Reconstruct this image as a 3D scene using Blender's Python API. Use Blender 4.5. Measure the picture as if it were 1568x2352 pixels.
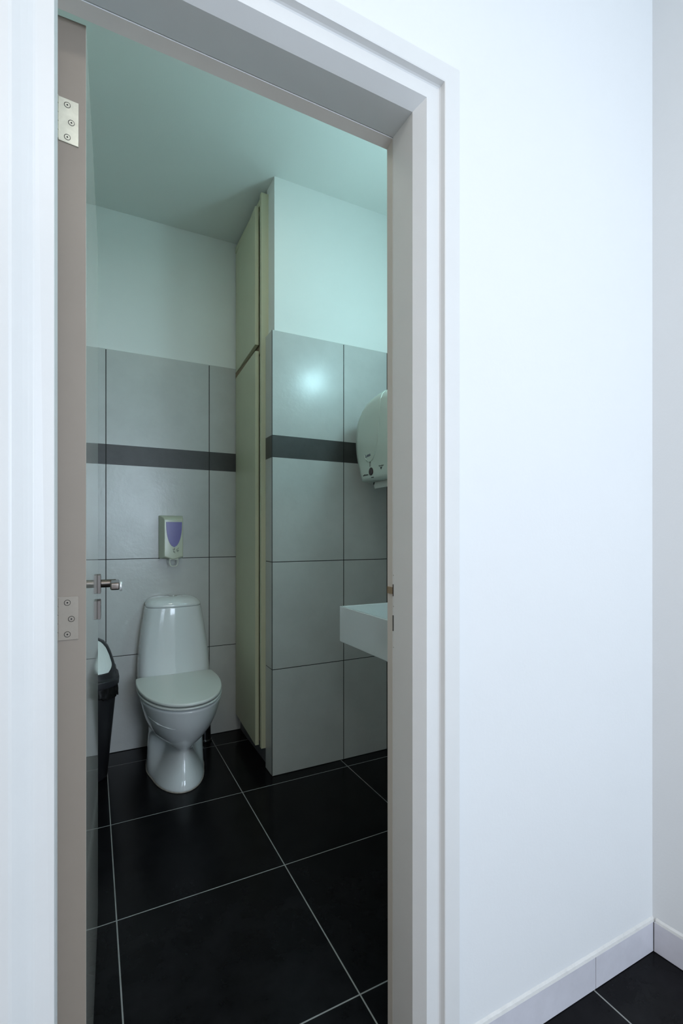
import bpy, bmesh, math, random
from mathutils import Vector, Matrix
for o in list(bpy.data.objects): bpy.data.objects.remove(o)
S = bpy.context.scene
C = S.collection
R = math.radians
random.seed(4)

# ------------------------------------------------------------ camera
cd = bpy.data.cameras.new('camera'); cam = bpy.data.objects.new('camera', cd); C.objects.link(cam)
cam.location = (0, 0, 1.15); cam.rotation_euler = (R(90), 0, R(-27.25))
cd.sensor_fit = 'VERTICAL'; cd.sensor_height = 36; cd.sensor_width = 24; cd.lens = 17.0; cd.shift_y = 0.0217
cd.clip_start = 0.02
S.camera = cam

# ------------------------------------------------------------ world, lights, exposure
S.view_settings.view_transform = 'Standard'; S.view_settings.look = 'None'
S.view_settings.gamma = 1; S.view_settings.use_curve_mapping = False
S.view_settings.exposure = 0.08
W = bpy.data.worlds.new('world'); S.world = W; W.use_nodes = True
W.node_tree.nodes['Background'].inputs[0].default_value = (.62, .80, 1, 1)
W.node_tree.nodes['Background'].inputs[1].default_value = 1.0

def area(name, loc, rot, sx, sy, power, col):
    l = bpy.data.lights.new(name, 'AREA'); l.shape = 'RECTANGLE'; l.size = sx; l.size_y = sy; l.energy = power; l.color = col
    o = bpy.data.objects.new(name, l); C.objects.link(o); o.location = loc; o.rotation_euler = rot; return o
# daylight entering the corridor through the window behind the camera
area('window_daylight', (.82, -2.38, 1.565), (R(90), 0, 0), 1.14, 1.46, 47, (.765, .885, 1.05))
LAMP_STRENGTH = 39
LAMP_COLOR = (.57, .96, 1.06, 1)
ROOM_FILL = 13  # strength of the added fill inside the toilet room
FILL_CORRIDOR = 13
area('corridor_fill_light', (.1, -.75, 2.80), (0, 0, 0), 1.2, .3, FILL_CORRIDOR, (1, .94, .87))  # added warm fill, not a known fitting; lifts the upper doorway wall

# ------------------------------------------------------------ materials
def mat(name, col, rough=.5, metal=0, spec=.5, coat=0, coat_rough=.05, bump=0, bscale=60, vary=0, vscale=3, rvary=0):
    m = bpy.data.materials.new(name); m.use_nodes = True
    nt = m.node_tree; p = nt.nodes['Principled BSDF']
    p.inputs['Base Color'].default_value = (*col, 1); p.inputs['Roughness'].default_value = rough
    p.inputs['Metallic'].default_value = metal; p.inputs['Specular IOR Level'].default_value = spec
    p.inputs['Coat Weight'].default_value = coat; p.inputs['Coat Roughness'].default_value = coat_rough
    tc = nt.nodes.new('ShaderNodeTexCoord')
    if vary:
        n = nt.nodes.new('ShaderNodeTexNoise'); n.inputs['Scale'].default_value = vscale; n.inputs['Detail'].default_value = 8
        n.inputs['Roughness'].default_value = .65
        nt.links.new(tc.outputs['Object'], n.inputs['Vector'])
        r = nt.nodes.new('ShaderNodeValToRGB')
        r.color_ramp.elements[0].position = .3; r.color_ramp.elements[1].position = .7
        r.color_ramp.elements[0].color = (*[c*(1-vary) for c in col], 1)
        r.color_ramp.elements[1].color = (*[min(1, c*(1+vary)) for c in col], 1)
        nt.links.new(n.outputs['Fac'], r.inputs['Fac']); nt.links.new(r.outputs['Color'], p.inputs['Base Color'])
    if rvary:
        n = nt.nodes.new('ShaderNodeTexNoise'); n.inputs['Scale'].default_value = 9; n.inputs['Detail'].default_value = 6
        nt.links.new(tc.outputs['Object'], n.inputs['Vector'])
        mr = nt.nodes.new('ShaderNodeMapRange'); mr.inputs['To Min'].default_value = rough-rvary; mr.inputs['To Max'].default_value = rough+rvary
        nt.links.new(n.outputs['Fac'], mr.inputs['Value']); nt.links.new(mr.outputs['Result'], p.inputs['Roughness'])
    if bump:
        n = nt.nodes.new('ShaderNodeTexNoise'); n.inputs['Scale'].default_value = bscale; n.inputs['Detail'].default_value = 4
        nt.links.new(tc.outputs['Object'], n.inputs['Vector'])
        b = nt.nodes.new('ShaderNodeBump'); b.inputs['Strength'].default_value = bump; b.inputs['Distance'].default_value = .002
        nt.links.new(n.outputs['Fac'], b.inputs['Height']); nt.links.new(b.outputs['Normal'], p.inputs['Normal'])
        if coat: nt.links.new(b.outputs['Normal'], p.inputs['Coat Normal'])
    return m

M = dict(
    wall=mat('white_wall_paint', (.84, .86, .87), .75, bump=.12, bscale=160, vary=.012, vscale=2),
    warm_bounce=mat('warm_bounce_paint', (.90, .72, .60), .8, vary=.02, vscale=2),  # colour invented for the unseen left wall, to warm bounce on the door reveals
    room_wall=mat('toilet_wall_paint', (.85, .88, .85), .6, bump=.10, bscale=160, vary=.015, vscale=2),
    ceil=mat('ceiling_paint', (.85, .88, .84), .8, bump=.12, bscale=180),
    frame=mat('frame_gloss_paint', (.785, .795, .79), .38, bump=.05, bscale=90, vary=.02, vscale=5),
    strip=mat('beige_seal_strip', (.64, .60, .545), .5, vary=.04, vscale=4),
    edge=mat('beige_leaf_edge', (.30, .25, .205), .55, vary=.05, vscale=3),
    leaf=mat('door_leaf_paint', (.60, .585, .53), .42, coat=.9, coat_rough=.06, vary=.04, vscale=4),
    tile=mat('grey_wall_tile', (.56, .575, .555), .25, bump=.22, bscale=60, vary=.05, vscale=7, rvary=.05),
    band=mat('dark_band_tile', (.050, .050, .048), .4, bump=.10, bscale=90, vary=.18, vscale=14),
    joint=mat('dark_joint', (.02, .02, .018), .8),
    cupboard=mat('cream_cupboard_paint', (.62, .62, .44), .45, bump=.06, bscale=120, vary=.03, vscale=4),
    plinth=mat('grey_plinth', (.16, .165, .17), .5, vary=.15, vscale=10),
    skirting=mat('pale_skirting_tile', (.70, .70, .76), .35, vary=.10, vscale=5),
    caulk=mat('skirting_caulk', (.74, .74, .72), .6, bump=.5, bscale=60, vary=.06, vscale=30),
    porcelain=mat('white_porcelain', (.76, .80, .80), .10, coat=.6, coat_rough=.03),
    seat=mat('seat_plastic', (.70, .74, .70), .28),
    bead=mat('aged_silicone_bead', (.36, .33, .28), .7, vary=.3, vscale=60, bump=.4, bscale=120),
    steel=mat('worn_hinge_steel', (.62, .61, .52), .42, metal=.55, vary=.14, vscale=30),
    painted_steel=mat('painted_hinge_steel', (.34, .295, .245), .45, vary=.08, vscale=20),
    screw=mat('screw_steel', (.45, .44, .42), .35, metal=.8),
    dark=mat('dark_recess', (.02, .018, .016), .7),
    rust=mat('bare_wood_wear', (.28, .21, .13), .8, vary=.3, vscale=80),
    chrome=mat('brushed_handle_metal', (.62, .60, .57), .16, metal=1),
    bronze=mat('dark_lever_metal', (.20, .17, .15), .25, metal=1),
    rose=mat('satin_rose_metal', (.24, .205, .19), .5, metal=.4),
    disp=mat('cream_dispenser_plastic', (.58, .62, .49), .14, vary=.02, vscale=6),
    purple=mat('purple_soap_window', (.10, .085, .33), .22, vary=.06, vscale=12),
    purple_light=mat('purple_ridge', (.17, .15, .42), .22),
    lever=mat('pale_clear_lever', (.74, .78, .66), .25),
    ink=mat('printed_ink', (.05, .055, .05), .6),
    blue=mat('printed_blue_ink', (.01, .02, .12), .6),
    towel=mat('towel_dispenser_plastic', (.62, .70, .63), .25),
    lens=mat('dark_red_sensor_lens', (.03, .006, .01), .2),
    paper=mat('white_paper', (.62, .64, .60), .85, bump=.3, bscale=120),
    black=mat('black_bin_plastic', (.018, .018, .020), .38),
    rimblack=mat('dark_bin_rim_plastic', (.022, .022, .026), .4),
    bag=mat('black_bin_liner', (.006, .0055, .0055), .45),
    flap=mat('pale_bin_flap', (.80, .86, .84), .35),
    brush=mat('dark_chrome_holder', (.09, .09, .095), .2, metal=.9),
    bristle=mat('white_bristle', (.5, .5, .5), .8),
    handle_tip=mat('handle_end_metal', (.85, .85, .85), .3, metal=.5),
)
def emit(name, col, s):
    m = bpy.data.materials.new(name); m.use_nodes = True; p = m.node_tree.nodes['Principled BSDF']
    p.inputs['Base Color'].default_value = (.8, .8, .8, 1); p.inputs['Emission Color'].default_value = col; p.inputs['Emission Strength'].default_value = s
    return m
M['lamp'] = emit('lit_lamp_glass', LAMP_COLOR, LAMP_STRENGTH)
M['fill_warm'] = emit('room_fill_glow', (1, .98, .84, 1), ROOM_FILL)

def floor_material():
    m = bpy.data.materials.new('black_floor_tile'); m.use_nodes = True; nt = m.node_tree; N = nt.nodes; L = nt.links
    p = N['Principled BSDF']; tc = N.new('ShaderNodeTexCoord'); sx = N.new('ShaderNodeSeparateXYZ'); L.new(tc.outputs['Object'], sx.inputs[0])
    def mth(op, a, b=None):
        n = N.new('ShaderNodeMath'); n.operation = op
        for i, v in enumerate((a, b)):
            if v is None: continue
            if isinstance(v, (int, float)): n.inputs[i].default_value = v
            else: L.new(v, n.inputs[i])
        return n.outputs[0]
    def line(sock, off, pitch):
        a = mth('DIVIDE', mth('SUBTRACT', sock, off), pitch)
        fr = mth('FRACT', mth('ADD', a, .5))
        return mth('MULTIPLY', mth('ABSOLUTE', mth('SUBTRACT', fr, .5)), pitch)
    d = mth('MINIMUM', line(sx.outputs[0], .0643, .530), line(sx.outputs[1], 2.117, .532))
    g = mth('LESS_THAN', d, .0018)
    n = N.new('ShaderNodeTexNoise'); n.inputs['Scale'].default_value = 9; n.inputs['Detail'].default_value = 10; n.inputs['Roughness'].default_value = .7
    L.new(tc.outputs['Object'], n.inputs['Vector'])
    r = N.new('ShaderNodeValToRGB'); r.color_ramp.elements[0].color = (.0035, .0035, .0042, 1); r.color_ramp.elements[1].color = (.0100, .0100, .0115, 1)
    r.color_ramp.elements[0].position = .35; r.color_ramp.elements[1].position = .7
    L.new(n.outputs['Fac'], r.inputs['Fac'])
    n2 = N.new('ShaderNodeTexNoise'); n2.inputs['Scale'].default_value = 25; L.new(tc.outputs['Object'], n2.inputs['Vector'])
    r2 = N.new('ShaderNodeValToRGB'); r2.color_ramp.elements[0].color = (.22, .23, .22, 1); r2.color_ramp.elements[1].color = (.38, .39, .38, 1)
    L.new(n2.outputs['Fac'], r2.inputs['Fac'])
    mx = N.new('ShaderNodeMix'); mx.data_type = 'RGBA'; L.new(g, mx.inputs[0]); L.new(r.outputs[0], mx.inputs[6]); L.new(r2.outputs[0], mx.inputs[7])
    L.new(mx.outputs[2], p.inputs['Base Color'])
    mr = N.new('ShaderNodeMapRange'); L.new(g, mr.inputs['Value']); mr.inputs['To Min'].default_value = .22; mr.inputs['To Max'].default_value = .8
    L.new(mr.outputs['Result'], p.inputs['Roughness'])
    b = N.new('ShaderNodeBump'); b.inputs['Strength'].default_value = .5; b.inputs['Distance'].default_value = .001
    inv = mth('SUBTRACT', 1.0, mth('MINIMUM', 1.0, mth('MULTIPLY', g, 1.0))); L.new(inv, b.inputs['Height'])
    L.new(b.outputs['Normal'], p.inputs['Normal'])
    p.inputs['Specular IOR Level'].default_value = .11
    return m
M['floor'] = floor_material()

# ------------------------------------------------------------ mesh helpers
def link(name, bm, m, parent=None, smooth=False, bevel=0, seg=2, autosmooth=None):
    me = bpy.data.meshes.new(name)
    bmesh.ops.recalc_face_normals(bm, faces=bm.faces)
    bm.to_mesh(me); bm.free()
    ms = m if isinstance(m, (list, tuple)) else [m]
    for x in ms: me.materials.append(M[x])
    o = bpy.data.objects.new(name, me); C.objects.link(o)
    if parent: o.parent = parent
    if smooth:
        for p in me.polygons: p.use_smooth = True
    if bevel:
        b = o.modifiers.new('bevel', 'BEVEL'); b.width = bevel; b.segments = seg; b.limit_method = 'ANGLE'; b.angle_limit = R(40)
        for p in me.polygons: p.use_smooth = True
        w = o.modifiers.new('wn', 'WEIGHTED_NORMAL'); w.keep_sharp = True
    return o
def box(bm, x0, x1, y0, y1, z0, z1, mi=0, mtx=None):
    v = [bm.verts.new((x, y, z)) for x in (x0, x1) for y in (y0, y1) for z in (z0, z1)]
    if mtx is not None:
        for k in v: k.co = mtx @ k.co
    for f in ((0, 1, 3, 2), (4, 6, 7, 5), (0, 4, 5, 1), (2, 3, 7, 6), (0, 2, 6, 4), (1, 5, 7, 3)):
        fc = bm.faces.new([v[i] for i in f]); fc.material_index = mi
    return v
def rings(bm, rs, cap0=True, cap1=True, mi=0):
    vs = [[bm.verts.new(p) for p in r] for r in rs]
    for a, b in zip(vs, vs[1:]):
        n = len(a)
        for i in range(n):
            f = bm.faces.new((a[i], a[(i+1) % n], b[(i+1) % n], b[i])); f.material_index = mi
    if cap0: bm.faces.new(vs[0]).material_index = mi
    if cap1: bm.faces.new(vs[-1][::-1]).material_index = mi
    return vs
def circ(c, r, ax='z', n=24, sx=1, sy=1):
    out = []
    for i in range(n):
        a = 2*math.pi*i/n; p, q = r*math.cos(a)*sx, r*math.sin(a)*sy
        if ax == 'z': out.append((c[0]+p, c[1]+q, c[2]))
        elif ax == 'y': out.append((c[0]+p, c[1], c[2]+q))
        else: out.append((c[0], c[1]+p, c[2]+q))
    return out
def cyl(bm, c, r, h, ax='z', n=24, mi=0):
    d = {'x': (h, 0, 0), 'y': (0, h, 0), 'z': (0, 0, h)}[ax]
    rings(bm, [circ(c, r, ax, n), circ((c[0]+d[0], c[1]+d[1], c[2]+d[2]), r, ax, n)], mi=mi)
def tube(bm, pts, r, n=10, mi=0):
    rs = []
    P = [Vector(p) for p in pts]
    for i, p in enumerate(P):
        t = ((P[min(i+1, len(P)-1)]-p).normalized() + (p-P[max(i-1, 0)]).normalized()).normalized()
        up = Vector((0, 1, 0)) if abs(t.y) < .8 else Vector((0, 0, 1))
        a = t.cross(up).normalized(); b = t.cross(a).normalized()
        rs.append([p + a*r*math.cos(2*math.pi*k/n) + b*r*math.sin(2*math.pi*k/n) for k in range(n)])
    rings(bm, rs, mi=mi)
def B(name, dims, m, parent=None, bevel=0, mtx=None, seg=2):
    bm = bmesh.new()
    for d in (dims if isinstance(dims[0], (list, tuple)) else [dims]): box(bm, *d, mtx=mtx)
    return link(name, bm, m, parent, bevel=bevel, seg=seg)
def empty(name, loc, label, cat, rz=0, group=None):
    o = bpy.data.objects.new(name, None); C.objects.link(o); o.location = loc; o.rotation_euler.z = rz
    tag(o, label, cat, group); return o
def tag(o, label, cat, group=None):
    o['label'] = label; o['category'] = cat
    if group: o['group'] = group
    return o
def struct(o, label=None, cat=None):
    o['kind'] = 'structure'
    if label: o['label'] = label; o['category'] = cat
    return o

# ------------------------------------------------------------ setting
H = 2.86           # ceiling height
YB = 2.81          # back wall
struct(B('floor', (-1.6, 1.75, -2.5, 3.0, -.08, 0), 'floor'), 'black square floor tiles with thin pale grout lines', 'floor')
struct(B('ceiling', (-1.6, 1.75, -2.5, 3.0, H, H+.08), 'ceil'), 'plain painted ceiling above the toilet room', 'ceiling')

bm = bmesh.new()
Y0, Y1 = .797, .925
box(bm, -1.5, -.085, Y0, Y1, 0, H); box(bm, .632, 1.60, Y0, Y1, 0, H); box(bm, -.085, .632, Y0, Y1, 2.064, H)
struct(link('wall_doorway', bm, 'wall'), 'bright white corridor wall around the doorway', 'wall')

# tile cladding: rows of separate slabs over a dark joint bed
ZR = [(0.003, .504, 0), (.504, 1.016, 0), (1.016, 1.516, 0), (1.516, 1.622, 1), (1.622, 2.12, 0)]
def cladding(name, parent, a0, a1, joints, axis, face, depth, zr=ZR):
    """slabs spanning a0..a1; axis 'x' = wall facing -y at y=face, axis 'y' = wall facing +-x at x=face"""
    bm = bmesh.new(); g = .0022
    cuts = [a0] + [j for j in joints if a0 < j < a1] + [a1]
    for z0, z1, mi in zr:
        for c0, c1 in zip(cuts, cuts[1:]):
            lo, hi = c0+(g if c0 != a0 else 0), c1-(g if c1 != a1 else 0)
            s0, s1 = sorted((face, face+depth))
            gz0 = .0038 if (mi == 0 and z0 > .01 and z0 < 1.6) else 0
            if axis == 'x': box(bm, lo, hi, s0, s1, z0+gz0, z1, mi)
            else: box(bm, s0, s1, lo, hi, z0+gz0, z1, mi)
    e = .0015 if depth > 0 else -.0015
    s0, s1 = sorted((face+e, face+depth))
    if axis == 'x': box(bm, a0+.001, a1-.001, s0, s1+.001, 0, 2.118, 2)
    else: box(bm, s0, s1, a0+.001, a1-.001, 0, 2.118, 2)
    return link(name, bm, ['tile', 'band', 'joint'], parent)

wb = struct(B('wall_back', (-.42, 1.55, YB+.010, YB+.12, 0, H), 'room_wall'), 'back wall of the toilet room, pale paint above grey tiles', 'wall')
cladding('tile_cladding', wb, -.30, .772, [.063, .595], 'x', YB, .010)
wl = struct(B('wall_left', (-.42, -.310, Y1, YB+.01, 0, H), 'room_wall'), 'left wall of the toilet room behind the open door', 'wall')
cladding('tile_cladding', wl, Y1+.002, YB-.001, [1.053, 1.585, 2.117, 2.649], 'y', -.300, -.010)
wr = struct(B('wall_right', (1.415, 1.55, Y1, YB+.01, 0, H), 'room_wall'), 'right wall of the toilet room behind the basin', 'wall')
cladding('tile_cladding', wr, Y1+.002, 2.186, [1.053, 1.585, 2.117], 'y', 1.403, .012)

wc = struct(B('wall_column', (.773, 1.415, 2.200, 2.312, 0, H), 'room_wall'), 'projecting wall pier with pale paint over grey tiles', 'wall')
cladding('tile_cladding', wc, .7585, 1.4015, [1.140], 'x', 2.189, .011)
cladding('side_tiles', wc, 2.191, 2.2875, [], 'y', .758, .015)
# thin dark corner joint beside the basin wall
B('corner_joint', (1.3990, 1.4026, 2.1865, 2.1888, .004, 2.118), 'joint', wc)

B('corner_trim', (.7566, .7590, 2.1884, 2.1915, .004, 2.119), 'joint', wc)

# corridor shell
ang = R(5.5); cx, cy = 1.379, Y0
mt = Matrix.Translation((cx, cy, 0)) @ Matrix.Rotation(ang, 4, 'Z')
struct(B('wall_corridor', (0, .10, -3.4, 0, 0, H), 'wall', mtx=mt), 'white corridor wall meeting the doorway wall at the right', 'wall')
struct(B('wall_corridor_left', (-1.6, -1.5, -2.5, Y0, 0, H), 'warm_bounce'))
bm = bmesh.new()
box(bm, -1.5, .22, -2.5, -2.4, 0, H); box(bm, 1.42, 2.0, -2.5, -2.4, 0, H)
box(bm, .22, 1.42, -2.5, -2.4, 0, .80); box(bm, .22, 1.42, -2.5, -2.4, 2.35, H)
struct(link('wall_rear', bm, 'wall'))
bm = bmesh.new()
for d in ((.22, .25, .80, 2.35), (1.39, 1.42, .80, 2.35), (.22, 1.42, .80, .83), (.22, 1.42, 2.30, 2.35)):
    box(bm, d[0], d[1], -2.47, -2.42, d[2], d[3])
struct(link('window_1', bm, 'frame'))

# skirting in the corridor
bm = bmesh.new()
for x0, x1 in ((.679, 1.1292), (1.1308, 1.3775)):
    box(bm, x0, x1, .7915, Y0, .0015, .082)
s1 = struct(link('baseboard_doorway', bm, 'skirting', bevel=.0008), 'pale marbled skirting tiles under the doorway wall', 'skirting')
bm = bmesh.new()
n = 110; prof = []
rs = []
for i in range(n+1):
    x = .679 + (1.379-.679)*i/n; w = random.uniform(-.0006, .0006)
    rs.append([(x, .7913+w*.3, .0821), (x, .7930+w*.3, .0885+w*.5), (x, Y0, .0935+w), (x, Y0+.001, .082)])
rings(bm, rs); link('caulk_bead', bm, 'caulk', s1)
bm = bmesh.new(); box(bm, -.0055, 0, -3.3, -.0062, .0015, .082, mtx=mt)
s2 = struct(link('baseboard_corridor', bm, 'skirting', bevel=.0008), 'pale skirting tiles under the right corridor wall', 'skirting')
bm = bmesh.new(); rs = []
for i in range(n*2+1):
    y = -3.3 + 3.29*i/(2*n); w = random.uniform(-.0006, .0006)
    rs.append([mt @ Vector(p) for p in ((-.0057+w*.3, y, .0821), (-.0040+w*.3, y, .0885+w*.5), (0, y, .0935+w), (.001, y, .082))])
rings(bm, rs); link('caulk_bead', bm, 'caulk', s2)
B('corner_joint', (-.0064, -.0056, -.0070, -.0058, .002, .0815), 'joint', s2, mtx=mt)

# ------------------------------------------------------------ door frame (swept moulding)
XL, XR, ZT = -.045, .587, 2.021
PR = [(.020, .945), (.020, .921), (.004, .9175), (.0004, .9142), (0, .8945), (.0018, .894), (.0018, .8925), (0, .892), (0, .820), (.0158, .793), (.0435, .793), (.0465, .792), (.0485, .789), (.0492, .784), (.0502, .7785), (.0522, .7775), (.088, .7775), (.090, .7795), (.090, .7985), (.043, .800), (.043, .945)]
PT = [(.020, .945), (.020, .923), (.004, .923), (-.0085, .9175), (-.0010, .8945), (.0018, .894), (.0018, .8925), (0, .892)] + PR[8:]
PL = [(.020, .945), (.020, .923), (.010, .923), (.0095, .920), (.009, .8985), (.0105, .898), (.0105, .8965), (.008, .896), (0, .808), (.0030, .795), (.0255, .793), (.0285, .7925), (.034, .790), (.043, .784), (.051, .779), (.055, .7775), (.108, .7775), (.110, .7795), (.110, .7985), (.043, .800), (.043, .945)]
bm = bmesh.new()
st = []
st.append([(XL-a, y, .001) for (a, y) in PL])
st.append([(XL-a, y, ZT+b) for (a, _), (b, y) in zip(PL, PT)])
st.append([(XR+b, y, ZT+c) for (b, _), (c, y) in zip(PR, PT)])
st.append([(XR+b, y, .001) for (b, y) in PR])
rings(bm, st)
bm.faces.ensure_lookup_table()
for k in range(3):
    for q in (2, 3): bm.faces[k*len(PR)+q].material_index = 1
fr = struct(link('trim_1', bm, ['frame', 'strip']), 'white moulded door frame around the toilet doorway', 'door frame')
# worn latch openings in the right jamb stop
B('latch_notch', (.5852, .5874, .8944, .9135, 1.0185, 1.0335), 'rust', fr)
B('latch_slot', [(.5864, .5885, .8905, .8932, 1.014, 1.040)], 'dark', fr)
B('bolt_slot', [(.5864, .5885, .8902, .8934, .9375, .9720)], 'dark', fr)
bm = bmesh.new()
for z in (1.060, .992, .902): cyl(bm, (.5864, .8905, z), .0011, .0020, 'x', 8)
link('screw', bm, 'screw', fr)

# ------------------------------------------------------------ door leaf, open into the room
LA = R(-2.0); TH = .047; LN = .700; LT = 2.020
ml = Matrix.Translation((-.0093, .935, 0)) @ Matrix.Rotation(LA, 4, 'Z')     # local: x<0 leaf body, y along the leaf
bm = bmesh.new(); box(bm, -TH, 0, 0, LN, .010, LT, mtx=ml)
bm.faces.ensure_lookup_table()
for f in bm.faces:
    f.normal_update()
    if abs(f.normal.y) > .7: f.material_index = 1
dl = struct(link('door_1', bm, ['leaf', 'edge'], bevel=.0012), 'open cream door with glossy face seen edge-on', 'door')
def hinge(z0, z1, m, wob):
    bm = bmesh.new(); x1 = -.0115
    pts = [(-.046, z0+wob*1.5), (x1, z0-wob), (x1+wob*.2, z1-wob), (-.046, z1+wob)]
    rs = [[ml @ Vector((x, y, z)) for x, z in pts] for y in (-.0022, .0005)]
    rings(bm, rs)
    h = link('hinge', bm, m, dl, bevel=.0005)
    bm = bmesh.new(); k = (z1-z0)/5
    for i in range(5):
        c = ml @ Vector((-.0465, -.0045, z0+i*k+.0008)); cyl(bm, c, .0062, k-.0016, 'z', 16)
    link('knuckle', bm, m, h, smooth=False, bevel=.0006)
    for x, f in ((-.028, .86), (-.022, .48), (-.028, .13)):
        bm = bmesh.new(); c = ml @ Vector((x, -.0022, z0+(z1-z0)*f))
        rings(bm, [circ(c, .0037, 'y', 20), circ(c+Vector((0, -.0004, 0)), .0034, 'y', 20)])
        sw = link('screw', bm, m, h)
        bm = bmesh.new(); rings(bm, [circ(c+Vector((0, -.0005, 0)), .0014, 'y', 12), circ(c, .0014, 'y', 12)]); link('drive', bm, 'dark', h)
        bm = bmesh.new(); tube(bm, [c+Vector((.0046*math.cos(a*math.pi/12), -.0001, .0046*math.sin(a*math.pi/12))) for a in range(25)], .0004, 6)
        link('screw_recess', bm, 'dark', h)
    return h
hinge(1.808, 1.882, 'steel', .0015)
hinge(.972, 1.045, 'painted_steel', 0)
# handle
bm = bmesh.new(); box(bm, 0, .009, .620, .672, .979, 1.032, mtx=ml); link('handle_rose', bm, 'rose', dl, bevel=.0012)
bm = bmesh.new(); box(bm, 0, .009, .620, .672, .905, .958, mtx=ml); kr = link('key_rose', bm, 'rose', dl, bevel=.0012)
bm = bmesh.new(); box(bm, .009, .0095, .644, .648, .922, .942, mtx=ml); link('keyhole', bm, 'dark', kr)
hy = .646; hz = 1.0055
bm = bmesh.new(); cyl(bm, (.009, hy, hz), .0118, .040, 'x', 20)
bmesh.ops.transform(bm, matrix=ml, verts=bm.verts); hd = link('door_handle', bm, 'bronze', dl, bevel=.001)
bm = bmesh.new(); box(bm, .034, .058, hy-.105, hy+.011, hz-.010, hz+.010, mtx=ml); link('lever', bm, 'bronze', hd, bevel=.004, seg=3)
bm = bmesh.new(); cc = (.0600, hy-.104, hz)
rings(bm, [circ((cc[0]-.003, cc[1], cc[2]), .0125, 'x', 20, sx=.7), circ((cc[0], cc[1], cc[2]), .0135, 'x', 20, sx=.7), circ((cc[0]+.004, cc[1], cc[2]), .0125, 'x', 20, sx=.7)])
bmesh.ops.transform(bm, matrix=ml, verts=bm.verts); link('lever_tip', bm, 'handle_tip', hd, smooth=True)

# ------------------------------------------------------------ built-in cupboard
cb = empty('cupboard', (.76, 2.56, 0), 'tall cream built-in cupboard with two stacked doors beside the toilet', 'cupboard')
def P(name, bm, m, par=cb, **k):
    o = link(name, bm, m, par, **k)
    if par.type == 'EMPTY' and par.parent is None:
        o.matrix_parent_inverse = Matrix.Translation(-par.location)
    return o
bm = bmesh.new(); box(bm, .757, 1.25, 2.318, 2.804, .100, 2.845); P('carcass', bm, 'cupboard')
bm = bmesh.new(); box(bm, .775, 1.25, 2.318, 2.804, .001, .100); P('plinth', bm, 'plinth')
bm = bmesh.new(); box(bm, .736, .7745, 2.288, 2.3115, .097, 2.828); P('stile', bm, 'cupboard', bevel=.0015)
bm = bmesh.new(); box(bm, .745, .757, 2.318, 2.804, 2.795, 2.828); P('rail', bm, 'cupboard', bevel=.0015)
da = R(-3.2)
md = Matrix.Translation((.7455, 2.798, 0)) @ Matrix.Rotation(da, 4, 'Z')
bm = bmesh.new(); box(bm, -.0, .019, -.466, 0, .100, 2.062, mtx=md)
for v in bm.verts: pass
d1 = P('lower_door', bm, 'cupboard', bevel=.0015)
bm = bmesh.new(); box(bm, 0, .019, -.462, 0, 2.094, 2.785, mtx=md); P('upper_door', bm, 'cupboard', bevel=.0015)
bm = bmesh.new(); box(bm, .746, .757, 2.335, 2.804, 2.058, 2.098); P('divider_rail', bm, 'rust')

# ------------------------------------------------------------ toilet
AX = .378
tl = empty('toilet', (AX, 2.5, 0), 'white floor-standing toilet with closed lid and low tapered cistern', 'toilet')
TO = Matrix.Translation((-AX, -2.5, 0))
def T(name, bm, m, par=tl, **k):
    o = link(name, bm, m, par, **k)
    o.matrix_parent_inverse = Matrix.Translation((-AX, -2.5, 0)) if par is tl else Matrix()
    return o
def egg(z, yf, yb, wf, wb, nf=2.0, N=48, zf=None):
    AX = .380-.013*max(0, 1-z/.26)
    """closed outline: rounded nose at yf, squarer tail at yb; half-width goes wf (front third) -> wb (rear)"""
    out = []
    L = yb-yf
    half = []
    K = N//2
    for i in range(K+1):
        th = math.pi*i/K            # 0 front .. pi back
        s = (1-math.cos(th))/2      # 0..1
        e = abs(math.sin(th))**(2.0/nf)
        b = min(1, max(0, (s-.34)/.24)); b = b*b*(3-2*b)
        w = (wf*(1-b)+wb*b)*e
        if s > .5: w = (wf*(1-b)+wb*b)*abs(math.sin(th))**.45
        half.append((w, yf+L*s))
    for w, y in half: out.append((AX+w, y, z))
    for w, y in half[-2:0:-1]: out.append((AX-w, y, z))
    return out
def lerp_sections(keys, n):
    """Catmull-Rom through section parameter tuples"""
    out = []
    for i in range(len(keys)-1):
        p0, p1, p2, p3 = keys[max(i-1, 0)], keys[i], keys[i+1], keys[min(i+2, len(keys)-1)]
        for k in range(n):
            t = k/n
            out.append(tuple(.5*((2*b)+(-a+c)*t+(2*a-5*b+4*c-d)*t*t+(-a+3*b-3*c+d)*t**3) for a, b, c, d in zip(p0, p1, p2, p3)))
    out.append(keys[-1]); return out
# (z, yfront, yback, wfront, wrear)
keys = [(.002, 2.232, 2.74, .119, .132), (.012, 2.230, 2.74, .120, .134), (.040, 2.238, 2.74, .109, .134), (.080, 2.258, 2.74, .089, .133), (.120, 2.274, 2.745, .071, .132), (.150, 2.280, 2.755, .061, .130),
        (.170, 2.274, 2.76, .066, .129), (.190, 2.256, 2.762, .090, .131), (.215, 2.232, 2.766, .120, .134), (.245, 2.209, 2.77, .143, .140), (.290, 2.180, 2.78, .165, .150), (.335, 2.158, 2.785, .178, .162), (.366, 2.146, 2.795, .186, .170), (.384, 2.140, 2.80, .189, .176), (.391, 2.145, 2.80, .185, .174)]
bm = bmesh.new(); sec = lerp_sections(keys, 5)
rings(bm, [egg(*s, N=72) for s in sec])
bowl = T('bowl', bm, 'porcelain', smooth=True)
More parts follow.
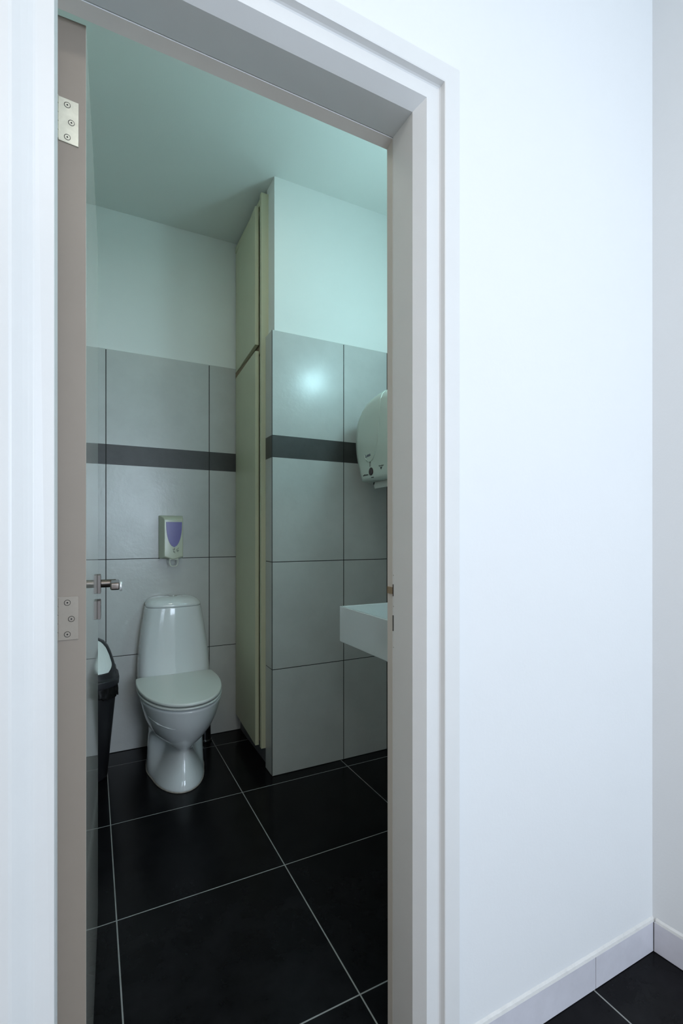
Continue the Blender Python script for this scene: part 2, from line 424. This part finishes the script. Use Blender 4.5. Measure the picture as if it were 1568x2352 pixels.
# moulded flute on each flank
for s in (-1, 1):
    bm = bmesh.new()
    P3 = []
    for fr_, z in ((.42, .352), (.34, .330), (.26, .315), (.18, .306), (.12, .304)):
        q = min(sec, key=lambda k: abs(k[0]-z)); ol = egg(*q, N=72); p = ol[int(round(fr_*36))]
        P3.append(Vector((AX+s*(p[0]-AX-.0050), p[1]+.0030, z)))
    rs = []
    for i, p in enumerate(P3):
        t = (P3[min(i+1, 4)]-P3[max(i-1, 0)]).normalized(); a = t.cross(Vector((0, 0, 1))).normalized(); b = Vector((0, 0, 1))
        r = (.001, .0050, .0062, .0052, .001)[i]
        rs.append([p+a*r*.8*math.cos(2*math.pi*k/12)+b*r*math.sin(2*math.pi*k/12) for k in range(12)])
    rings(bm, rs); T('flute', bm, 'porcelain', smooth=True)
# silicone bead at the foot
bm = bmesh.new(); o = egg(.001, 2.228, 2.743, .1245, .137, N=72); inn = egg(.007, 2.232, 2.74, .1195, .133, N=72); o2 = egg(.004, 2.229, 2.743, .1235, .136, N=72)
rings(bm, [o, o2, inn], cap0=True, cap1=True); T('floor_bead', bm, 'bead', smooth=True)
# fixing caps on the foot
for s in (-1, 1):
    bm = bmesh.new(); cyl(bm, (AX-.008+s*.1325, 2.52, .06), .006, s*.0022, 'x', 16); T('fixing_cap', bm, 'ink')
# D-shaped seat and lid
def dshape(z, yf, yb, hw, inset=0, N=56, rb=.022):
    out = []; yf += inset; yb -= inset; hw -= inset
    ym = yb-.100   # widest
    K = 28
    for i in range(K+1):                         # right side from widest round the nose to left widest
        a = math.pi*i/K
        ca, sa = math.cos(a), math.sin(a)
        x = hw*math.copysign(abs(ca)**.92, ca); y = ym-(ym-yf)*abs(sa)**.92
        out.append((AX+x, y, z))
    # left back corner
    hb = hw*.975; rb_ = rb
    for i in range(9):
        a = math.pi/2*i/8
        out.append((AX-hb+rb_-rb_*math.cos(a), yb-rb_+rb_*math.sin(a), z))
    for i in range(9):
        a = math.pi/2*i/8
        out.append((AX+hb-rb_+rb_*math.sin(a), yb-rb_+rb_*math.cos(a), z))
    return out
def slab(z0, z1, yf, yb, hw, r, dome=0, tilt=0):
    rs = []
    for k in range(5):
        a = math.pi/2*k/4
        rs.append(dshape(z0+r*(1-math.sin(a))*1.0 if False else z0+r-r*math.sin(math.pi/2*(4-k)/4), yf, yb, hw, inset=r-r*math.cos(math.pi/2*(4-k)/4)*1.0))
    for k in range(1, 6):
        a = math.pi/2*k/5
        rs.append(dshape(z1-r+r*math.sin(a), yf, yb, hw, inset=r-r*math.cos(a)))
    for k in (1, 2, 3, 4, 5):
        ins = r + .16*k/5
        q = dshape(z1, yf, yb, hw, inset=r)
        c = Vector((AX, (yf+yb)/2, 0)); f = 1-k/5*.97
        rs.append([(c.x+(p[0]-c.x)*f, c.y+(p[1]-c.y)*f, z1+dome*(1-f*f)) for p in q])
    return rs
bm = bmesh.new(); rings(bm, slab(.3995, .4095, 2.126, 2.60, .1915, .0050)); T('seat', bm, 'seat', smooth=True)
bm = bmesh.new(); rings(bm, slab(.4165, .4315, 2.120, 2.615, .193, .0065, dome=.004)); T('lid', bm, 'seat', smooth=True)
for s in (-1, 1):
    bm = bmesh.new(); cyl(bm, (AX+s*.075-.02, 2.6265, .412), .0085, .04, 'x', 20); T('lid_hinge', bm, 'porcelain')
# cistern
def rrect(z, xc, hw, y0, y1, r, bulge=0, n=8):
    out = []
    for cxs, cys, a0 in ((1, -1, -math.pi/2), (1, 1, 0), (-1, 1, math.pi/2), (-1, -1, math.pi)):
        for i in range(n+1):
            a = a0+math.pi/2*i/n
            rr = r if cys < 0 else .012
            out.append((xc+cxs*(hw-rr)+rr*math.cos(a), (y0+rr if cys < 0 else y1-rr)+rr*math.sin(a), z))
    res = []
    for x, y, z_ in out:                  # bow the front face forward
        f = 1-((x-xc)/hw)**2
        if y < (y0+y1)/2: y -= bulge*max(0, f)
        res.append((x, y, z_))
    # extra points along the front for a smooth bow
    full = []
    N = len(res)
    for i in range(N):
        full.append(res[i])
        if i == N-1:
            a, b = res[-1], res[0]
            for k in range(1, 12):
                t = k/12; x = a[0]+(b[0]-a[0])*t; f = 1-((x-xc)/hw)**2
                full.append((x, y0-bulge*f, z))
    return full
ck = [(.34, .176, 2.640), (.40, .180, 2.628), (.44, .1795, 2.632), (.50, .1765, 2.640), (.58, .169, 2.648), (.66, .159, 2.655), (.72, .149, 2.660), (.755, .144, 2.663), (.7735, .1395, 2.665)]
ck = [(z-max(0, (z-.44)/.335)*.0075, w, y) for z, w, y in ck]
bm = bmesh.new(); rings(bm, [rrect(z, AX+.010, w, y+.008, YB-.002, .045, .030) for z, w, y in lerp_sections(ck, 3)])
T('cistern', bm, 'porcelain', smooth=True)
bm = bmesh.new()
cl = [(.7750, .1365, 2.666, .045), (.7765, .1390, 2.663, .045), (.785, .1385, 2.664, .045), (.798, .1330, 2.670, .045), (.809, .1225, 2.680, .045), (.817, .1080, 2.692, .045), (.822, .0900, 2.706, .04), (.8245, .066, 2.722, .035), (.8255, .035, 2.742, .02)]
rings(bm, [rrect(z, AX+.010, w, y+.008, YB-.003-.35*max(0, .139-w), min(r, w*.5), .030*w/.139) for z, w, y, r in [(z-.0075, w, y, r) for z, w, y, r in cl]])
cl_o = T('cistern_lid', bm, 'porcelain', smooth=True)
bm = bmesh.new(); cyl(bm, (AX+.010, 2.748, .8175), .022, .003, 'z', 28); T('flush_button', bm, 'chrome', cl_o, bevel=.001)

# ------------------------------------------------------------ toilet brush holder
bx_, by_ = .556, 2.748
br = empty('toilet_brush_holder', (bx_, by_, 0), 'slim dark metal brush holder on the floor behind the toilet', 'toilet brush')
def A(name, bm, m, root, **k):
    o = link(name, bm, m, root, **k)
    if root.type == 'EMPTY': o.matrix_parent_inverse = Matrix.Translation(-Vector(root.location))
    return o
bm = bmesh.new(); rings(bm, [circ((bx_, by_, z), r, n=32) for z, r in ((.002, .040), (.008, .041), (.012, .037), (.016, .034), (.188, .034), (.190, .032))]); A('holder', bm, 'brush', br, smooth=False, bevel=.0005)
bm = bmesh.new(); rings(bm, [circ((bx_, by_, z), r, n=20) for z, r in ((.190, .026), (.197, .024), (.200, .006), (.255, .006), (.26, .004))]); A('handle', bm, 'brush', br, smooth=True)

# ------------------------------------------------------------ waste bin
bc = Vector((-.068, 2.60, 0))
bn = empty('waste_bin', bc, 'tall black swing-top waste bin with pale flap beside the open door', 'waste bin')
def rr(z, hx, hy, r, n=6, c=bc, dy=0):
    out = []
    for sx, sy, a0 in ((1, 1, 0), (-1, 1, math.pi/2), (-1, -1, math.pi), (1, -1, 3*math.pi/2)):
        for i in range(n+1):
            a = a0+math.pi/2*i/n
            out.append((c.x+sx*(hx-r)+r*math.cos(a), c.y+dy+sy*(hy-r)+r*math.sin(a), z))
    return out
bm = bmesh.new(); rings(bm, [rr(.002, .127, .104, .07, n=12), rr(.01, .132, .110, .07, n=12), rr(.40, .168, .138, .09, n=12), rr(.45, .171, .140, .09, n=12)]); A('body', bm, 'black', bn, smooth=True)
# crumpled liner folded over the rim
bm = bmesh.new(); rs = []
for j, z in enumerate((.455, .440, .428, .414, .402, .392)):
    ring = rr(z, .175+.002*(j % 2), .144, .09, n=22)
    rs.append([(bc.x+(x-bc.x)*(1+random.uniform(-.025, .022)*(j > 0)), bc.y+(y-bc.y)*(1+random.uniform(-.03, .02)*(j > 0)), z_+random.uniform(-.006, .004)*(j > 1)) for x, y, z_ in ring])
rings(bm, rs, cap0=False, cap1=False)
lo = A('liner', bm, 'bag', bn, smooth=True); sm = lo.modifiers.new('s', 'SOLIDIFY'); sm.thickness = .0012
bm = bmesh.new(); rings(bm, [rr(z, a, b, .10, n=14) for z, a, b in ((.440, .176, .146), (.443, .181, .151), (.470, .183, .153), (.474, .181, .151), (.478, .174, .144), (.482, .172, .142), (.505, .171, .140), (.508, .168, .137))]); A('rim', bm, 'rimblack', bn, smooth=False, bevel=.001)
# domed hood with a pale swing flap following its sloped front
HD = [(.505, .167, .134, 0), (.520, .165, .126, .004), (.545, .158, .110, .012), (.575, .149, .088, .024), (.605, .136, .066, .034), (.628, .118, .048, .040), (.641, .096, .034, .042), (.646, .070, .022, .042)]
def hood(z, a, b, dy, k=0, n=14): return rr(z, a+k, b+k, min(.10, b*.75), n=n, dy=dy)
bm = bmesh.new(); rings(bm, [hood(*h) for h in HD]); A('hood', bm, 'rimblack', bn, smooth=False, bevel=.001)
def hood_at(x, z):
    "front surface y of the hood at a given x, z"
    i = max(0, min(len(HD)-2, sum(1 for h in HD if h[0] <= z)-1)); p, q = HD[i], HD[i+1]; t = (z-p[0])/(q[0]-p[0])
    a, b, dy = [p[k]+(q[k]-p[k])*t for k in (1, 2, 3)]; r = min(.10, b*.75); ax = abs(x)
    y = b if ax <= a-r else (b-r)+math.sqrt(max(0, r*r-(ax-(a-r))**2))
    return bc.y+dy-y, a
bm = bmesh.new(); g = []
NZ, NX = 16, 20
for i in range(NZ+1):
    z = .509+(.638-.509)*i/NZ; _, a = hood_at(0, z); w = a-.010; row = []
    w *= min(1, .86+.14*math.sin(min(1, i/(NZ*.25))*math.pi/2))
    for k in range(NX+1):
        x = w*math.sin((k/NX-.5)*math.pi); y, _ = hood_at(x, z); row.append((bc.x+x, y, z))
    g.append(row)
fv = [[bm.verts.new((x, y-.004, z-.001)) for x, y, z in r] for r in g]; bv = [[bm.verts.new((x, y+.003, z)) for x, y, z in r] for r in g]
for i in range(NZ):
    for k in range(NX):
        bm.faces.new((fv[i][k], fv[i][k+1], fv[i+1][k+1], fv[i+1][k])); bm.faces.new((bv[i][k], bv[i+1][k], bv[i+1][k+1], bv[i][k+1]))
for k in range(NX): bm.faces.new((fv[0][k], bv[0][k], bv[0][k+1], fv[0][k+1])); bm.faces.new((fv[NZ][k], fv[NZ][k+1], bv[NZ][k+1], bv[NZ][k]))
for i in range(NZ): bm.faces.new((fv[i][0], fv[i+1][0], bv[i+1][0], bv[i][0])); bm.faces.new((fv[i][NX], bv[i][NX], bv[i+1][NX], fv[i+1][NX]))
A('flap', bm, 'flap', bn, smooth=False)

# ------------------------------------------------------------ soap dispenser
sx0 = .382; sd = empty('soap_dispenser', (sx0, YB, 1.13), 'small cream soap dispenser with purple window above the toilet', 'soap dispenser')
yb_ = YB-.0005
def spoly(y, l, r, t, bside, bmid, n=6):
    c = (l+r)/2
    return [(l, y, t), (r, y, t), (r, y, bside), (c+.006, y, bmid), (c-.006, y, bmid), (l, y, bside)]
bm = bmesh.new()
rings(bm, [spoly(yb_, .321, .444, 1.252, 1.022, 1.022), spoly(yb_-.030, .323, .443, 1.252, 1.018, 1.014), spoly(yb_-.068, .338, .440, 1.239, 1.026, 1.014), spoly(yb_-.078, .342, .438, 1.226, 1.030, 1.016)])
sb = A('housing', bm, 'disp', sd, bevel=.004, seg=3)
fy = yb_-.0782
bm = bmesh.new(); o1 = []
xc = .392; n = 18; ztop, zbot = 1.216, 1.080
half = [(.041*(1-(i/n)**2.4)**.56 if i < n else 0, ztop-(ztop-zbot)*(i/n)) for i in range(n+1)]
out = [(xc+w, z) for w, z in half] + [(xc-w, z) for w, z in half[-2::-1]]
rings(bm, [[(x, fy+.0005, z) for x, z in out], [(xc+(x-xc)*.985, fy-.0022, z) for x, z in out]])
A('soap_window', bm, 'purple', sd)
bm = bmesh.new(); zt = 1.016
pts = [(xc-.021, fy+.012, zt+.004), (xc-.021, fy+.012, zt-.020), (xc-.018, fy+.012, zt-.033), (xc-.010, fy+.012, zt-.039), (xc+.010, fy+.012, zt-.039), (xc+.018, fy+.012, zt-.033), (xc+.021, fy+.012, zt-.020), (xc+.021, fy+.012, zt+.004)]
tube(bm, pts, .0023, 10); box(bm, xc-.022, xc+.022, fy+.009, fy+.015, zt-.004, zt+.004); A('push_lever', bm, 'lever', sd, smooth=False, bevel=.0006)
# printed wash-your-hands pictogram
bm = bmesh.new(); q = fy-.0010
for a, b in (((.386, 1.072), (.388, 1.064)), ((.391, 1.074), (.391, 1.065)), ((.396, 1.075), (.394, 1.066)), ((.388, 1.056), (.393, 1.052)), ((.390, 1.062), (.389, 1.056)), ((.396, 1.058), (.391, 1.052)), ((.394, 1.050), (.399, 1.049)),
             ((.402, 1.066), (.407, 1.070)), ((.407, 1.070), (.412, 1.068)), ((.403, 1.062), (.411, 1.062)), ((.405, 1.058), (.414, 1.060)), ((.411, 1.074), (.416, 1.076)), ((.408, 1.055), (.413, 1.055)), ((.414, 1.060), (.416, 1.064))):
    tube(bm, [(a[0], q, a[1]), (b[0], q, b[1])], .0008, 6)
A('hand_symbol', bm, 'ink', sd)

# ------------------------------------------------------------ wash basin on the right wall
ws = empty('wash_basin', (1.2, 1.5, .70), 'white rectangular wall-hung wash basin cut off by the door frame', 'wash basin')
bx0, bx1, byn, byf, bz0, bz1 = .918, 1.4025, 1.20, 1.800, .700, .850
bm = bmesh.new()
def rc(x0, x1, y0, y1, z): return [(x0, y0, z), (x1, y0, z), (x1, y1, z), (x0, y1, z)]
rings(bm, [rc(bx0+.004, bx1, byn+.004, byf-.004, bz0), rc(bx0, bx1, byn, byf, bz0+.006), rc(bx0, bx1, byn, byf, bz1), rc(bx0+.010, bx1-.11, byn+.010, byf-.010, bz1), rc(bx0+.022, bx1-.12, byn+.03, byf-.03, bz1-.085), rc(bx0+.10, bx1-.2, byn+.12, byf-.12, bz1-.105)])
A('bowl', bm, 'porcelain', ws, bevel=.003, seg=3)
bm = bmesh.new(); cyl(bm, (1.34, 1.5, bz1), .022, .12, 'z', 24); tube(bm, [(1.34, 1.5, bz1+.10), (1.28, 1.5, bz1+.13), (1.22, 1.5, bz1+.115), (1.205, 1.5, bz1+.09)], .012, 14); A('tap', bm, 'chrome', ws, smooth=True)
bm = bmesh.new(); cyl(bm, (1.16, 1.5, bz1-.1049), .022, .002, 'z', 24); A('drain', bm, 'chrome', ws)

# ------------------------------------------------------------ paper towel dispenser on the right wall
td = empty('paper_towel_dispenser', (1.40, 1.86, 1.41), 'pale rounded paper towel dispenser with dark sensor above the basin', 'towel dispenser')
TX = 1.4025
# front face leans out towards the bottom; outline in (y, z), far edge = large y
def tprof(sc, x, top, bot, yc=1.893, hw=.213, k=0):
    """outline of the housing at depth x"""
    out = []
    zc0, zc1 = bot, top
    def W(z):
        f = (z-zc0)/(zc1-zc0)
        return hw*(.69+.31*math.sin(min(1, f/.55)*math.pi/2))*sc
    pts = []
    # right side (far, +y) from bottom up, then top arc, then down the near side
    for i in range(11):
        f = i/10*.55; z = zc0+(zc1-zc0)*f; pts.append((yc+W(z), z))
    for i in range(1, 20):
        a = math.pi*i/20
        w0 = W(zc0+(zc1-zc0)*.55)
        pts.append((yc+w0*math.copysign(abs(math.cos(a))**.80, math.cos(a)), zc0+(zc1-zc0)*(.55+.45*abs(math.sin(a))**.75)))
    for i in range(10, -1, -1):
        f = i/10*.55; z = zc0+(zc1-zc0)*f; pts.append((yc-W(z), z))
    return [(x, y, z) for y, z in pts]
bm = bmesh.new()
rings(bm, [tprof(.93, TX-.002, 1.872, 1.400), tprof(.94, TX-.06, 1.872, 1.398)])
A('back_housing', bm, 'towel', td, smooth=False, bevel=.002)
bm = bmesh.new()
rings(bm, [tprof(1.0, TX-.058, 1.833, 1.398), tprof(1.0, TX-.15, 1.826, 1.398), tprof(.992, TX-.205, 1.812, 1.399), tprof(.970, TX-.232, 1.790, 1.402), tprof(.925, TX-.246, 1.762, 1.407), tprof(.80, TX-.2508, 1.71, 1.418), tprof(.5, TX-.2522, 1.62, 1.45), tprof(.1, TX-.2526, 1.55, 1.53)])
cover = A('cover', bm, 'towel', td, smooth=True)
FX = TX-.2525
bm = bmesh.new(); rings(bm, [circ((FX+.006, 1.934, 1.4415), .0185, 'x', 28), circ((FX-.0012, 1.934, 1.4415), .0185, 'x', 28), circ((FX-.0022, 1.934, 1.4415), .0165, 'x', 28)]); A('sensor_lens', bm, 'lens', td)
from mathutils.bvhtree import BVHTree
_cm = cover.data; COVER = BVHTree.FromPolygons([v.co.copy() for v in _cm.vertices], [tuple(p.vertices) for p in _cm.polygons])
def snap(o, off):
    "lay a thin decal mesh onto the moulded cover"
    vs = o.data.vertices; x0 = min(v.co.x for v in vs)
    for v in vs:
        h = COVER.ray_cast(Vector((.9, v.co.y, v.co.z)), Vector((1, 0, 0)))
        if h[0] is not None: v.co.x = h[0].x-off+min(.004, v.co.x-x0)
    o.data.update(); return o
def text(name, s, size, loc, m, parent, tilt=0, axis='x'):
    cu = bpy.data.curves.new(name, 'FONT'); cu.body = s; cu.size = size; cu.align_x = 'CENTER'; cu.align_y = 'CENTER'; cu.extrude = .0003
    t = bpy.data.objects.new(name, cu); C.objects.link(t)
    bpy.context.view_layer.update()
    me = bpy.data.meshes.new_from_object(t); me.name = name; bpy.data.objects.remove(t)
    me.materials.clear(); me.materials.append(M[m])
    o = bpy.data.objects.new(name, me); C.objects.link(o)
    # face -x: text right = -y (from far to near), up = z
    rot = Matrix(((0, 0, -1, 0), (-1, 0, 0, 0), (0, 1, 0, 0), (0, 0, 0, 1)))
    mw = Matrix.Translation(loc) @ rot @ Matrix.Rotation(tilt, 4, 'Z')
    me.transform(mw); o.parent = parent; o.matrix_parent_inverse = Matrix.Translation(-Vector(parent.location))
    return snap(o, .0011)
# raised tongue: long drop-shaped ridge running down the cover
def on_cover(y, z): 
    h = COVER.ray_cast(Vector((.9, y, z)), Vector((1, 0, 0)))
    return (h[0].x-.0002, y, z) if h[0] is not None else (TX-.2, y, z)
P0 = [Vector(p) for p in ((0, 1.872, 1.806), (0, 1.862, 1.772), (0, 1.860, 1.70), (0, 1.866, 1.63), (0, 1.880, 1.57), (0, 1.900, 1.520), (0, 1.918, 1.497), (0, 1.942, 1.489), (0, 1.968, 1.494), (0, 1.988, 1.510), (0, 1.998, 1.53))]
pp = []
for a, b in zip(P0, P0[1:]):
    for k in range(4): q = a.lerp(b, k/4); pp.append(on_cover(q.y, q.z))
bm = bmesh.new(); tube(bm, pp, .0030, 8); A('cover_ridge', bm, 'towel', td, smooth=True)
text('maker_mark', 'Lotus', .021, (FX-.0006, 1.962, 1.520), 'blue', td, R(6))
text('model_mark', 'enMotion', .0125, (FX+.0030, 1.985, 1.430), 'ink', td)
text('small_print', 'sensor', .0090, (FX+.0012, 1.925, 1.414), 'ink', td)
text('refill_mark', 'Tear here', .0105, (FX-.0010, 1.845, 1.458), 'ink', td)
bm = bmesh.new()
for y, z, w, h in ((1.9455, 1.475, .0014, .022), (1.9375, 1.475, .0014, .022), (1.9415, 1.486, .0075, .004)): box(bm, FX-.0022, FX+.003, y-w/2, y+w/2, z-h/2, z+h/2)
snap(A('sensor_symbol', bm, 'ink', td), .0011)
bm = bmesh.new(); rings(bm, [[(FX-.0018, y, z) for y, z in ((1.854, 1.451), (1.836, 1.452), (1.846, 1.440))], [(FX+.002, y, z) for y, z in ((1.854, 1.451), (1.836, 1.452), (1.846, 1.440))]]); snap(A('arrow_symbol', bm, 'ink', td), .0011)
bm = bmesh.new(); box(bm, TX-.20, TX-.06, 1.72, 2.0, 1.388, 1.402); A('paper_slot', bm, 'dark', td)
# paper end hanging out
bm = bmesh.new(); rs = []
for i in range(9):
    t = i/8; z = 1.402-.036*t; x = TX-.205-.010*math.sin(t*2.2)
    rs.append([(x-.0006, 1.972-.008*t, z), (x-.0006, 1.76, z+.001), (x+.0006, 1.76, z+.001), (x+.0006, 1.972-.008*t, z)])
rings(bm, rs)
for i in range(9):
    pass
A('paper_end', bm, 'paper', td, smooth=False)

# ------------------------------------------------------------ wall lamp above the basin (out of frame, lights the room)
lp = empty('wall_lamp', (1.40, 1.40, 2.17), 'lit globe lamp on the wall above the basin', 'lamp')
bm = bmesh.new(); cyl(bm, (1.4025, 1.40, 2.17), .05, -.03, 'x', 24); A('lamp_base', bm, 'chrome', lp)
bm = bmesh.new(); bmesh.ops.create_uvsphere(bm, u_segments=28, v_segments=16, radius=.070, matrix=Matrix.Translation((1.310, 1.40, 2.17))); A('lamp_globe', bm, 'lamp', lp, smooth=True)

# added round fill lamp on the ceiling, out of frame; brightens the lower walls
cl2 = empty('room_fill_lamp', (.38, 1.48, H), 'added unseen round fill lamp on the toilet ceiling near the door', 'lamp')
bm = bmesh.new(); rings(bm, [circ((.38, 1.48, z), r, n=40) for z, r in ((H-.0005, .15), (H-.030, .15), (H-.034, .14))]); A('fill_ring', bm, 'chrome', cl2)
bm = bmesh.new(); rings(bm, [circ((.38, 1.48, z), r, n=40) for z, r in ((H-.0345, .138), (H-.042, .13), (H-.048, .09), (H-.050, .02))]); A('fill_disc', bm, 'fill_warm', cl2, smooth=True)
